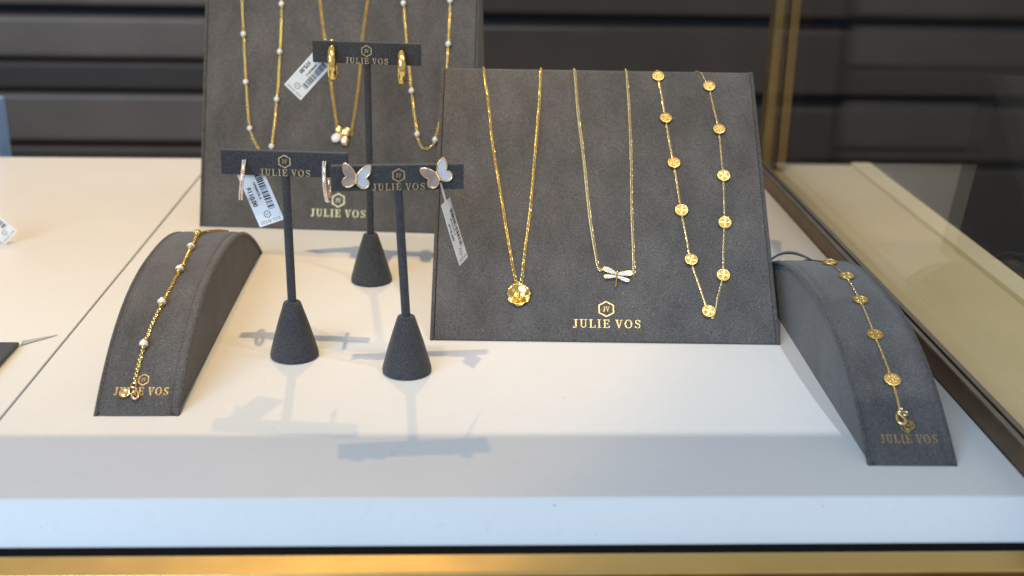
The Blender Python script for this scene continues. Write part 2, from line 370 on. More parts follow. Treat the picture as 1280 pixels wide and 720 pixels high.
cabinet('dark brown drawer cabinet in the background, right of the brass post', 0.52, 2.6, 1.95,
        [(-0.58, -0.190, 'cabinet_dark'), (-0.180, -0.083, 'cabinet_brown'), (-0.069, 0.042, 'cabinet_brown'), (0.056, 0.29, 'cabinet_brown')], 'drawer cabinets behind the display')
mb = MB(); mb.box(-2.5, 2.9, 1.2176, 2.6, -0.64, -0.60); structure(mb.build('floor', 'cabinet_dark'))
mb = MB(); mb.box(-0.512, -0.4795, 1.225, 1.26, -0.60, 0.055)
tag(mb.build('blue_highlight_post', 'blue_highlight_post', bevel=0.002), 'post with a blue highlight painted as its colour, far left edge behind the deck', 'post')

# ------------------------------------------------------------------ necklace boards
class Profile:
    """outline of a wedge (y,z), walked up the front face, over the rounded top and down the back"""
    def __init__(s, L, th, back, rtop):
        c, n_ = math.cos(R(th)), math.sin(R(th))
        s.poly = fillet([(0, 0), (L*c+back, 0), (L*c, L*n_)], [0.0012, 0.002, rtop], 8)
        k = 0
        pts = s.poly
        i0 = min(range(len(pts)), key=lambda i: pts[i][0]**2+pts[i][1]**2)
        top = fillet([(0, 0), (L*c, L*n_), (L*c+back, 0)], [0, rtop, 0], 10)
        s.path = np.array(top); d = np.linalg.norm(np.diff(s.path, axis=0), axis=1); s.s = np.concatenate([[0], np.cumsum(d)])
        s.sl = (c, n_)
    def __call__(s, x, t, off):
        y = np.interp(t, s.s, s.path[:, 0]); z = np.interp(t, s.s, s.path[:, 1])
        e = 0.0015; ty = np.interp(t+e, s.s, s.path[:, 0])-np.interp(t-e, s.s, s.path[:, 0]); tz = np.interp(t+e, s.s, s.path[:, 1])-np.interp(t-e, s.s, s.path[:, 1])
        n = math.hypot(ty, tz) or 1
        return (x, y-off*tz/n, z+off*ty/n)
    def frame(s, t):
        a = np.array(s(0, t-0.001, 0)); b_ = np.array(s(0, t+0.001, 0)); T = (b_-a)/np.linalg.norm(b_-a)
        return np.array((1.0, 0, 0)), T, np.cross((1.0, 0, 0), T)
def board(label, loc, yaw, W, L, th, back, rtop, logo_args):
    P = Profile(L, th, back, rtop)
    t = thing('necklace_board', label, 'display board', loc, (0, 0, yaw), 'suede necklace boards')
    mb = MB(); mb.extrude_x(list(reversed(P.poly)), -W/2+0.0030, W/2-0.0030)
    mb.build('panel', 'suede_board', t, smooth=30)
    Q = Profile(L+0.0006, th, back+0.0004, rtop)
    for a, b_ in ((-W/2, -W/2+0.0025), (W/2-0.0025, W/2)):
        mb = MB(); mb.extrude_x([(y-0.0003, z+0.0002 if z > 0.001 else z) for y, z in reversed(Q.poly)], a, b_)
        mb.build('edge_binding', 'suede_binding', t, smooth=30, bevel=0.0009, segs=3)
    logo(t, P, *logo_args)
    return t, P
B1_LOC, B1_YAW = (0.0930, 0.7203, 0), R(-1.83)
board1, P1 = board('wide grey suede necklace board at the right holding gold pendants', B1_LOC, B1_YAW, 0.2303, 0.2268, 43.5, 0.035, 0.005,
                   (0.0012, 0.0254, 0.0060, 0.0146, 0.0448))
B2_LOC, B2_YAW = (-0.1081, 0.9667, 0), R(-4.94)
board2, P2 = board('upright grey suede necklace board at the back behind the earring stands', B2_LOC, B2_YAW, 0.232, 0.235, 71, 0.10, 0.005,
                   (0.0018, 0.0259, 0.0062, 0.0150, 0.0464))

# ------------------------------------------------------------------ chains
def link_mesh(mb, c, t, m, L, W, wire, nu=10, nv=5):
    n = np.cross(t, m); th = np.linspace(0, 2*PI, nu, endpoint=False); ph = np.linspace(0, 2*PI, nv, endpoint=False)
    cx, cy = np.cos(th)*L/2, np.sin(th)*W/2
    nx, ny = np.cos(th)*W/2, np.sin(th)*L/2; q = np.hypot(nx, ny); nx /= q; ny /= q
    P = (c+cx[:, None, None]*t+cy[:, None, None]*m + wire*(np.cos(ph)[None, :, None]*(nx[:, None, None]*t+ny[:, None, None]*m)+np.sin(ph)[None, :, None]*n))
    mb.grid(P, closed_u=True, closed_v=True)
def chain(mb, ctrl, S, pitch, L, W, wire, style='cable', smooth_n=8, off=None, skip=()):
    """links laid along (x, s) control points on the surface S"""
    q = smooth_open(ctrl, smooth_n); off = off if off is not None else W*0.42
    pts = np.array([S(a, b_, off) for a, b_ in q]); d = np.concatenate([[0], np.cumsum(np.linalg.norm(np.diff(pts, axis=0), axis=1))])
    n = int(d[-1]/pitch); 
    for i in range(n+1):
        s = i*d[-1]/max(n, 1); c = np.array([np.interp(s, d, pts[:, k]) for k in range(3)])
        if any(np.linalg.norm(c-np.array(k)) < r for k, r in skip): continue
        e = pitch*0.6; t = np.array([np.interp(min(s+e, d[-1]), d, pts[:, k])-np.interp(max(s-e, 0), d, pts[:, k]) for k in range(3)]); t /= np.linalg.norm(t)+1e-12
        uu = np.interp(s, d, q[:, 1]); N_ = S.frame(uu)[2]; N_ = N_-t*(N_ @ t); N_ /= np.linalg.norm(N_); b_ = np.cross(N_, t)
        ang = {'cable': (0.75 if i % 2 else -0.75), 'rolo': (0.80 if i % 2 else -0.80), 'curb': 0.55, 'box': (0.8 if i % 2 else -0.8)}[style]+random.uniform(-0.12, 0.12)
        m_ = math.cos(ang)*b_+math.sin(ang)*N_
        link_mesh(mb, c, t, m_, L*random.uniform(0.97, 1.03), W, wire)
    return mb
def strand(pts, top_s=None):       # mm -> m, ordered from the bottom up
    return [((x+(random.uniform(-0.22, 0.22) if 60 < s < 215 else 0))*MM, s*MM) for x, s in pts]

def frame_on(S, x, s, off, rot=0.0):
    X, T, N_ = S.frame(s); c = np.array(S(x, s, off)); cr, sr = math.cos(rot), math.sin(rot)
    a = X*cr+T*sr; b_ = -X*sr+T*cr
    return lambda p: c+a*p[0]+b_*p[1]+N_*p[2]
def xf(mb, F): mb.v = [tuple(F(p)) for p in mb.v]; return mb

def medallion_mesh(r, F):
    mb = MB(); mb.lathe([(r*0.98, 0), (r, 0.0003), (r, 0.0010), (r*0.97, 0.0013), (r*0.88, 0.00135), (r*0.84, 0.00085), (r*0.3, 0.00080), (0.00001, 0.00080)], 28)
    return xf(mb, F)
def medallion_relief(r, F):
    mb = MB()
    for k in range(4):
        a = k*PI/2; c_, s_ = math.cos(a), math.sin(a)
        rot = lambda x, y: (x*c_-y*s_, x*s_+y*c_)
        mb.prism([rot(-r*0.05, r*0.05), rot(r*0.05, r*0.05), rot(r*0.15, r*0.74), rot(-r*0.15, r*0.74)], 0.0010, 0.00142+0.00001*k)
        a2 = a+PI/4
        for rr, ss in ((0.45, 0.15), (0.66, 0.09)): mb.sphere((r*rr*math.cos(a2), r*rr*math.sin(a2), 0.00108), r*ss, 8, 5, (1, 1, 0.7))
        for da in (-0.32, 0.32): mb.sphere((r*0.60*math.cos(a2+da), r*0.60*math.sin(a2+da), 0.00106), r*0.08, 6, 5, (1, 1, 0.7))
    mb.sphere((0, 0, 0.0011), r*0.13, 8, 5, (1, 1, 0.7))
    return xf(mb, F)
def medallion(parent, S, x, s, r, rot, off=0.0005, tilt=0.0):
    F0 = frame_on(S, x, s, off, rot)
    ct, st = math.cos(tilt), math.sin(tilt)
    F = lambda p: F0((p[0], p[1]*ct-p[2]*st, p[1]*st+p[2]*ct+r*abs(st)))
    o = medallion_mesh(r, F).build('medallion', 'gold_coin', parent, smooth=35)
    fd = MB(); fd.lathe([(r*0.835, 0.00087), (r*0.835, 0.00092), (0.00001, 0.00092)], 24); xf(fd, F).build('field', 'gold_antique', o)
    medallion_relief(r, F).build('relief', 'gold_coin', o, smooth=35)
    return o
def on_board(name, label, cat, loc, yaw, group): return thing(name, label, cat, loc, (0, 0, yaw), group)

# --- rose pendant necklace
t = on_board('pendant_necklace', 'gold cable chain necklace with a rose pendant on the right board', 'necklace', B1_LOC, B1_YAW, 'necklaces on the boards')
mb = MB()
chain(mb, strand([(-59.0, 44), (-62.3, 63.1), (-67.6, 97.5), (-71.8, 124.2), (-76.1, 153.9), (-79.8, 188.3), (-83.6, 218), (-84.4, 226), (-85, 250)]), P1, 0.00200, 0.0028, 0.00185, 0.00033)
chain(mb, strand([(-55.2, 44), (-52.7, 69.1), (-49.1, 102.9), (-46.0, 145.0), (-43.6, 183.1), (-41.6, 219), (-41.3, 227), (-41, 250)]), P1, 0.00200, 0.0028, 0.00185, 0.00033)
mb.build('chain', 'gold', t, smooth=60)
F = frame_on(P1, -0.0570, 0.0340, 0.0006, 0.04)
def petal(F, ang, r0, ln, wd, cup, lift, name='petal'):
    nu, nv = 9, 9; G = np.zeros((nu, nv, 3)); ca, sa = math.cos(ang), math.sin(ang)
    for i in range(nu):
        for j in range(nv):
            u = i/(nu-1); v = j/(nv-1)*2-1
            half = wd*math.sin(min(1, 0.22+u*0.95)*PI*0.62)**0.8*(1-0.55*max(0, u-0.7)/0.3*abs(v)**2)
            rr = r0+ln*u*(1-0.13*v*v); z = lift*u**1.4 + cup*(v*v)*(0.4+0.6*u) - 0.0007*max(0, u-0.75)/0.25
            x, y = rr, v*half; G[i, j] = F((x*ca-y*sa, x*sa+y*ca, z+0.0005))
    return MB().grid(G)
ros = MB(); ros.lathe([(0.0045, 0), (0.0052, 0.0006), (0.003, 0.0014), (0.00001, 0.0014)], 20); xf(ros, F)
pend = ros.build('pendant', 'gold', t)
for ang, r0, ln, wd, cup, lift in ((PI*1.5, 0.0022, 0.0058, 0.0046, 0.0006, 0.0014), (PI*1.5-0.98, 0.0022, 0.0059, 0.0042, 0.0008, 0.0012), (PI*1.5+0.98, 0.0022, 0.0059, 0.0042, 0.0008, 0.0012),
        (PI*0.5+0.80, 0.0010, 0.0068, 0.0060, 0.0012, 0.0034), (PI*0.5-0.80, 0.0010, 0.0068, 0.0060, 0.0012, 0.0030), (PI*0.5, 0.0040, 0.0046, 0.0028, 0.0004, 0.0012),
        (PI*1.5, 0.0008, 0.0034, 0.0044, 0.0014, 0.0034)):
    petal(F, ang, r0, ln, wd, cup, lift).build('petal', 'gold', pend, smooth=60, solid=0.0004)
mb = MB(); mb.sphere((-0.0004, 0.0004, 0.0018), 0.0017, 12, 8, (0.8, 1.2, 0.8)); xf(mb, F).build('rose_heart', 'gold', pend)
mb = MB(); mb.tube([F((0.0013*math.cos(a), 0.0085+0.0013*math.sin(a)*0.9, 0.0012)) for a in np.linspace(0, 2*PI, 14, endpoint=False)], 0.00035, 6, True); mb.build('bail', 'gold', t)

# --- dragonfly necklace
t = on_board('pendant_necklace', 'pale gold curb chain necklace with a crystal dragonfly pendant', 'necklace', B1_LOC, B1_YAW, 'necklaces on the boards')
mb = MB()
chain(mb, strand([(-1.0, 54.6), (-3.2, 55.6), (-5.6, 72.8), (-8.3, 97.5), (-11.4, 140.2), (-14.7, 181.8), (-16.7, 219), (-17.0, 227), (-17.4, 250)]), P1, 0.00135, 0.0020, 0.0019, 0.00033, 'curb', 4)
chain(mb, strand([(19.9, 50.8), (20.6, 53.5), (20.7, 75), (20.8, 100.9), (21.9, 150), (21.9, 190), (21.5, 219), (21.3, 227), (21.2, 250)]), P1, 0.00135, 0.0020, 0.0017, 0.00033, 'curb', 4)
mb.build('chain', 'gold_pale', t, smooth=60)
F = frame_on(P1, 0.0090, 0.0503, 0.0012, -0.13)
mb = MB(); mb.tube([F((0, y, 0.001)) for y in np.linspace(-0.0098, 0.0018, 24)], [0.00052+0.00016*math.cos(k*1.9) for k in range(24)], 8)
mb.sphere(F((0, 0.0020, 0.0012)), 0.0009, 10, 7); body = mb.build('pendant', 'gold', t)
def wing(ox, oy, ang, ln, wd):
    pts = [(0, -wd*0.18), (ln*0.35, -wd*0.42), (ln*0.75, -wd*0.5), (ln*0.96, -wd*0.30), (ln, 0.05*wd), (ln*0.93, wd*0.42), (ln*0.65, wd*0.5), (ln*0.3, wd*0.34), (0, wd*0.16)]
    c_, s_ = math.cos(ang), math.sin(ang)
    return [(ox+x*c_-y*s_, oy+x*s_+y*c_) for x, y in smooth_closed(pts, 3)]
for ox, oy, ang, ln, wd in ((-0.0004, 0.0004, PI-0.34, 0.0100, 0.0038), (0.0004, 0.0004, 0.24, 0.0100, 0.0038), (-0.0004, -0.0016, PI+0.14, 0.0084, 0.0029), (0.0004, -0.0016, -0.26, 0.0084, 0.0029)):
    out = wing(ox, oy, ang, ln, wd)
    mb = MB(); mb.prism(out, 0.0003, 0.0009, F); wg = mb.build('wing', 'gold_pale', body, smooth=0)
    st = MB(); C0 = np.mean(out, axis=0); A = np.array(out)
    for k in range(210):
        x = random.uniform(A[:, 0].min(), A[:, 0].max()); y = random.uniform(A[:, 1].min(), A[:, 1].max())
        ca, sa = math.cos(-ang), math.sin(-ang); lx, ly = (x-ox)*ca-(y-oy)*sa, (x-ox)*sa+(y-oy)*ca
        hw = wd*0.44*math.sin(min(max(lx/ln, 0), 1)*2.6+0.35)
        if lx < 0.0004 or lx > ln*0.95 or abs(ly) > hw-0.0001: continue
        st.sphere(F((x, y, 0.00095+random.uniform(0, 0.0002))), 0.00036, 6, 4)
    o = st.build('crystal_paving', 'stone', body, smooth=0); o['kind'] = 'stuff'

# --- coin station necklace
t = on_board('station_necklace', 'fine chain necklace with eleven gold coin medallions on the right board', 'necklace', B1_LOC, B1_YAW, 'necklaces on the boards')
CL = [(44.5, 215.3), (48.3, 178.1), (52.1, 140.0), (55.3, 101.2), (59.7, 62.6), (69.1, 24.0)]
CR = [(80.7, 51.1), (84.7, 91.8), (86.6, 130.0), (86.2, 169.2), (81.5, 207.0)]
mb = MB()
allp = [(42.5, 252), (43.2, 232), (43.8, 224)]+CL+[(72.3, 20.2)]+CR+[(77.5, 217.5), (73.2, 223.5), (70, 232), (69, 250)]
full = []
for a, b_ in zip(allp, allp[1:]): full += [a, ((a[0]+b_[0])/2+random.uniform(-0.25, 0.25), (a[1]+b_[1])/2)]
full.append(allp[-1])
full = [p for p in full]
chain(mb, [(x*MM, s*MM) for x, s in full], P1, 0.00100, 0.0014, 0.00110, 0.00024, 'curb', 5)
mb.build('chain', 'gold_pale', t, smooth=60)
for x, s in CL+CR: medallion(t, P1, x*MM, s*MM, 0.0043 if s > 160 else 0.00445, random.uniform(-0.7, 0.7), 0.0008, random.uniform(-0.14, 0.14))

# --- necklaces on the upright board (pearls, clover, pearls)
def pearl(parent, S, x, s, r):
    c = np.array(S(x, s, r*0.8)); T = S.frame(s)[1]
    mb = MB(); mb.sphere(c, r, 14, 9); o = mb.build('pearl', 'pearl', parent, smooth=80)
    mb = MB()
    for sg in (-1, 1): mb.sphere(c+T*sg*r*0.95, r*0.42, 8, 6)
    mb.build('bead_cap', 'gold', o, smooth=80)
def pearl_neck(label, ctrl, pearls, group):
    t = on_board('pearl_necklace', label, 'necklace', B2_LOC, B2_YAW, group)
    mb = chain(MB(), [(x*MM, s*MM) for x, s in ctrl], P2, 0.0014, 0.0021, 0.0017, 0.00036, 'rolo', 6); mb.build('chain', 'gold', t, smooth=60)
    for x, s in pearls: pearl(t, P2, x*MM, s*MM, 0.0024)
pearl_neck('gold chain necklace with seven small pearls, leftmost on the back board',
    [(-88, 262), (-87, 240), (-84.6, 192), (-82.4, 163.1), (-79.2, 123), (-74.7, 84.2), (-67.1, 67.3), (-61.5, 59.5), (-57.8, 61), (-55.8, 69.6), (-52.6, 109.1), (-51.1, 149.1), (-50.8, 189), (-50.6, 240), (-50.5, 262)],
    [(-82.4, 163.1), (-79.2, 123), (-74.7, 84.2), (-50.8, 189), (-51.1, 149.1), (-52.6, 109.1), (-55.8, 69.6)], 'necklaces on the boards')
pearl_neck('gold chain necklace with pale beads, rightmost on the back board beside the front board',
    [(46, 262), (48, 240), (51.8, 195.1), (55.2, 163.8), (61, 119.1), (66.9, 83.1), (70, 74), (74.5, 71), (79, 73.2), (82, 78.8), (86.5, 100), (89.7, 135), (90.7, 158.9), (91.2, 196), (92, 240), (92.5, 262)],
    [(52, 192), (61, 119.1), (66.9, 83.1), (82, 78.8), (91.1, 195), (90.7, 158.9)], 'necklaces on the boards')
t = on_board('pendant_necklace', 'gold chain necklace with a small clover pendant on the back board', 'necklace', B2_LOC, B2_YAW, 'necklaces on the boards')
mb = MB()
chain(mb, strand([(-0.6, 86), (-0.9, 87.9), (-7.7, 124.8), (-14.5, 165.6), (-18.7, 193.5), (-24, 240), (-26, 262)]), P2, 0.0013, 0.0020, 0.0018, 0.00040, 'curb')
chain(mb, strand([(10.8, 82), (11.4, 84.2), (16, 119.9), (18.5, 162.9), (21.8, 194.4), (26, 240), (28, 262)]), P2, 0.0013, 0.0020, 0.0018, 0.00040, 'curb')
mb.build('chain', 'gold', t, smooth=60)
F = frame_on(P2, 0.0032, 0.0808, 0.001)
mb = MB(); mb.sphere(F((0, 0, 0.0012)), 0.0016, 10, 7); pend = mb.build('pendant', 'gold', t)
for (dx, dy), mt, sz in (((-2.4, 4.0), 'gold', 3.8), ((3.8, 2.4), 'gold', 4.8), ((-4.4, -2.6), 'white_enamel', 4.4), ((2.8, -5.0), 'gold_rose', 4.2)):
    mb = MB(); mb.sphere((0, 0, 0), 1, 16, 9, (sz*MM, sz*0.86*MM, 0.0013)); a = math.atan2(dy, dx); c_, s_ = math.cos(a), math.sin(a)
    mb.v = [F((dx*MM+x*c_-y*s_, dy*MM+x*s_+y*c_, 0.0012+z)) for x, y, z in mb.v]; mb.build('leaf', mt, pend, smooth=80)

# ------------------------------------------------------------------ earring stands
def bar_surf(bx, bz):
    class S_:
        def __call__(s, x, z, off): return (bx+x, -0.0026-off, bz+z)
    return S_()
def earring_stand(label, loc, yaw, bx, bz, roll=0.0, with_logo=True):
    t = thing('earring_stand', label, 'earring stand', loc, (0, 0, yaw), 'earring T stands')
    r0, hc = 0.0152, 0.0365
    prof = [(0.0001, 0), (r0*0.93, 0), (r0*0.985, 0.0006), (r0, 0.0018), (r0*0.985, 0.0034)]
    for k in range(1, 9): f_ = k/9; prof.append((r0*0.985+(0.0058-r0*0.985)*f_+0.0003*math.sin(f_*PI), 0.0034+(hc-0.0052)*f_))
    prof += [(0.0056, hc-0.0010), (0.0050, hc), (0.0030, hc+0.0002), (0.0001, hc+0.0002)]
    MB().lathe(prof, 56).build('base', 'suede_stand', t, smooth=60)
    mb = MB(); mb.tube([(bx*k, 0, hc-0.002+(bz-0.007-hc+0.002)*k) for k in np.linspace(0, 1, 6)], 0.0027, 20, ref=(0, 1, 0)); mb.build('pole', 'suede_stand', t, smooth=60)
    S_ = bar_surf(bx, bz)
    mb = MB(); mb.box(bx-0.0383, bx+0.0383, -0.0025, 0.0025, bz-0.0075, bz+0.0075)
    bar = mb.build('crossbar', 'suede_stand', t, bevel=0.0006)
    if with_logo: logo(bar, S_, 0.0005, 0.0016, 0.0042, -0.0052, 0.0302)
    return t
ST_L = dict(loc=(-0.1066, 0.7003, 0), yaw=R(-6), bx=-0.0003, bz=0.1249)
ST_N = dict(loc=(-0.0347, 0.6763, 0), yaw=R(5.5), bx=-0.0038, bz=0.1233)
ST_B = dict(loc=(-0.0685, 0.8421, 0), yaw=R(-9), bx=0.0005, bz=0.1688)
earring_stand('dark T shaped earring stand holding the pave hoops and price tag, left of the butterflies', **ST_L)
earring_stand('nearest dark T shaped earring stand holding the butterfly studs', **ST_N)
earring_stand('taller dark T shaped earring stand at the back holding twisted gold hoops', **ST_B)

def at_bar(st, x, z, y=0.0):
    c_, s_ = math.cos(st['yaw']), math.sin(st['yaw']); lx = st['bx']+x
    return (st['loc'][0]+lx*c_-y*s_, st['loc'][1]+lx*s_+y*c_, st['bz']+z)

def hoop(label, st, x, zc, Rm, wx, wr, mat, twist, yaw=0.0, roll=0.0, group='hoop earrings', stones=False):
    o = thing('hoop_earring', label, 'earring', at_bar(st, x, zc), (0, roll, st['yaw']+yaw), group)
    nu, nv = 84, 16; P = np.zeros((nu, nv, 3))
    for i in range(nu):
        th = 2*PI*i/nu                      # 0 at top, pi/2 towards the viewer
        tp = 0.74+0.26*math.sin(th/2)
        for j in range(nv):
            ph = 2*PI*j/nv; k = 1+(0.085*math.cos(4*ph+15*th) if twist else 0)
            rr = Rm+wr*tp*k*math.cos(ph); P[i, j] = (wx*tp*k*math.sin(ph), -rr*math.sin(th), rr*math.cos(th))
    MB().grid(P, True, True).build('hoop', mat, o, smooth=70)
    mb = MB(); mb.sphere((0, 0.0006, Rm+wr*0.5+0.0022), 0.0016, 10, 7, (1.1, 1.1, 0.8)); mb.build('clasp', mat, o)
    if stones:
        st_ = MB()
        for row, px in ((0, -0.45), (1, 0.45)):
            for k in range(27):
                th = 0.18+(k+0.5*row)/27*PI*0.98; rr = Rm+wr*0.62
                st_.sphere((px*wx*1.2, -rr*math.sin(th), rr*math.cos(th)), wx*0.41, 7, 5)
        q = st_.build('crystal_paving', 'stone', o, smooth=0); q['kind'] = 'stuff'
    return o
hoop('twisted gold hoop earring at the left end of the tall back stand', ST_B, -0.0246, -0.0070, 0.0112, 0.0031, 0.0021, 'gold', True, R(11))
hoop('twisted gold hoop earring at the right end of the tall back stand', ST_B, 0.0246, -0.0082, 0.0110, 0.0031, 0.0021, 'gold', True, R(13))
hoop('pave crystal hoop earring at the left end of its stand, over the price tag', ST_L, -0.0262, -0.0104, 0.0119, 0.00125, 0.0011, 'gold_rose', False, R(13), R(8), stones=True)
hoop('pave crystal hoop earring at the right end of its stand, near the butterfly', ST_L, 0.0250, -0.0100, 0.0119, 0.00125, 0.0011, 'gold_rose', False, R(6), R(-3), stones=True)

WING = np.array([(-0.5, 2.6), (-1.6, 4.6), (-3.6, 6.8), (-5.8, 8.0), (-7.5, 8.2), (-8.2, 7.0), (-8.0, 4.6), (-7.2, 2.6), (-5.8, 0.7), (-7.1, -0.5), (-7.9, -2.2), (-7.3, -4.2), (-5.4, -5.3), (-3.2, -4.9), (-1.3, -3.4), (-0.5, -1.6)])*MM
def butterfly(label, st, x, z, rot, mats):
    o = thing('butterfly_earring', label, 'earring', at_bar(st, x, z, -0.0048), (0, -rot, st['yaw']), 'butterfly stud earrings')
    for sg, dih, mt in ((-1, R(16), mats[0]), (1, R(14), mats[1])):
        w_ = smooth_closed(WING, 4)
        def F(p, sg=sg, dih=dih):           # wing plane x,y -> local x, z; folds back from the body
            xx, yy, zz = p; xx = -sg*xx if sg > 0 else xx
            ax = abs(xx); return ((1 if sg > 0 else -1)*(ax*math.cos(dih)+zz*math.sin(dih)), -zz*math.cos(dih)+ax*math.sin(dih)*0.75, yy)
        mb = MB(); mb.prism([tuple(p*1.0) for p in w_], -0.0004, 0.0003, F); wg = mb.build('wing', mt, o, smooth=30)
        mb = MB(); mb.tube([F((p[0], p[1], 0.0002)) for p in w_], 0.00046, 7, True, ref=(0, 1, 0)); mb.build('rim', 'gold_pale' if sg > 0 else 'gold_rose', wg, smooth=70)
    mb = MB()
    for zz in (2.4, 0.9, -0.6, -2.0): mb.sphere((0, -0.0004, zz*MM), 0.00085, 10, 7)
    mb.build('body', 'gold_pale', o, smooth=70)
    mb = MB(); mb.tube([(0, 0.0002, 0), (0, 0.004, 0)], 0.0005, 8); mb.build('post', 'gold', o)
butterfly('level mother of pearl butterfly stud at the left end of the nearest stand', ST_N, -0.0240, 0.0004, R(-6), ('mother_of_pearl_shaded', 'mother_of_pearl'))
butterfly('tilted mother of pearl butterfly stud with a paper tag below it', ST_N, 0.0232, 0.0012, R(26), ('mother_of_pearl_shaded', 'mother_of_pearl'))

# ------------------------------------------------------------------ price tags
def text_mesh(body, size):
    c = bpy.data.curves.new('t', 'FONT'); c.body = body; c.size = size; c.offset = size*0.03; o = bpy.data.objects.new('t', c); COL.objects.link(o)
    dg = bpy.context.evaluated_depsgraph_get(); me = bpy.data.meshes.new_from_object(o.evaluated_get(dg))
    vs = [tuple(v.co) for v in me.vertices]; fs = [tuple(p.vertices) for p in me.polygons]
    bpy.data.objects.remove(o); bpy.data.meshes.remove(me); return vs, fs
def price_tag(label, loc, rot, price, code, Wd=0.0160, Ln=0.046, bend=0.0, neck=0.0, off=(0, 0)):
    """tag plane: x right, z up, outer end at z=0; reads towards -y"""
    t = thing('price_tag', label, 'price tag', loc, rot, 'paper price tags')
    B = lambda x, z, o=0.0: (x+off[0], -o+bend*((z+off[1])/Ln)**2, z+off[1])
    mb = MB(); n = 10
    for s_, o_ in ((1, 0.00012), (-1, -0.00012)):
        pass
    G = [[B(-Wd/2, Ln*k/n, 0.00012) for k in range(n+1)], [B(Wd/2, Ln*k/n, 0.00012) for k in range(n+1)], [B(Wd/2, Ln*k/n, -0.00012) for k in range(n+1)], [B(-Wd/2, Ln*k/n, -0.00012) for k in range(n+1)]]
    mb.grid(G, closed_u=True); k0 = 0; m_ = n+1
    mb.f += [(0, m_, 2*m_, 3*m_), (n, n+3*m_, n+2*m_, n+m_)]
    if neck:
        G = [[B(sx*0.0011, Ln+neck*k/4, oo) for k in range(5)] for sx, oo in ((-1, 0.0001), (1, 0.0001), (1, -0.0001), (-1, -0.0001))]
        mb.grid(G, closed_u=True)
    mb.build('paper', 'paper', t, smooth=0)
    ink = MB(); x = -0.001
    def put(vs, fs, cx, z0, rot90):
        ink.add([B(*( (cx+py, z0-px) if rot90 else (cx+px, z0+py)), 0.00017) for px, py, _ in vs], fs)
    vs, fs = text_mesh(price, 0.0039); put(vs, fs, -0.0064, 0.0256, True)
    vs, fs = text_mesh(code, 0.0021); put(vs, fs, -0.0011, 0.0275, True)
    qs, wd = word_quads('JULIE VOS'); k = 0.0128/wd
    for q in qs: ink.add([B((px-wd/2)*k, 0.0012+py*k, 0.00018) for px, py in q], [(0, 1, 2, 3)])
    for q in emblem_quads(): ink.add([B(-0.0004+px*0.0024, 0.0064+py*0.0024, 0.00018) for px, py in q], [(0, 1, 2, 3)])
    ink.build('print', 'ink', t, smooth=0)
    bar = MB(); z = 0.0088; rr = random.Random(3)
    while z < 0.0325:
        b_ = rr.choice((0.00028, 0.00028, 0.0006, 0.0009)); bar.add([B(0.0016, z, 0.00017), B(0.0060, z, 0.00017), B(0.0060, z+b_, 0.00017), B(0.0016, z+b_, 0.00017)], [(0, 1, 2, 3)]); z += b_+rr.choice((0.0003, 0.0003, 0.0006))
    bar.build('barcode', 'ink', t, smooth=0)
    return t
def bar_pt(st, x, z, y): return at_bar(st, x-st['bx']+st['bx'], z, y)
price_tag('white price tag reading $110.00 hanging behind the pave hoop stand', at_bar(ST_L, -0.0108, -0.0392, 0.0042), (0, -R(20.6), ST_L['yaw']), '$110.00', 'HP068GPL-S', 0.0164)
price_tag('white price tag reading $75.00 tilted behind the tall back stand', at_bar(ST_B, -0.0560, -0.0307, 0.0042), (0, R(43), ST_B['yaw']), '$75.00', 'HP085GPL-S')
def basis_tag(t, top, down, right):
    d = Vector(down).normalized(); r_ = Vector(right); r_ = (r_-d*r_.dot(d)).normalized(); z = -d; y = z.cross(r_)
    t.rotation_euler = Matrix((r_, y, z)).transposed().to_euler(); t.location = Vector(top)
tg = price_tag('narrow white tag turned edgewise under the tilted butterfly stud', (0, 0, 0), (0, 0, 0), '$95.00', 'BF026GPL-S', 0.0150, 0.038, -0.001, 0.0115, (0, -0.0495))
basis_tag(tg, at_bar(ST_N, 0.0248, -0.0030, -0.0034), (0.25, -0.02, -1.0), (0.34, 0.94, -0.05))

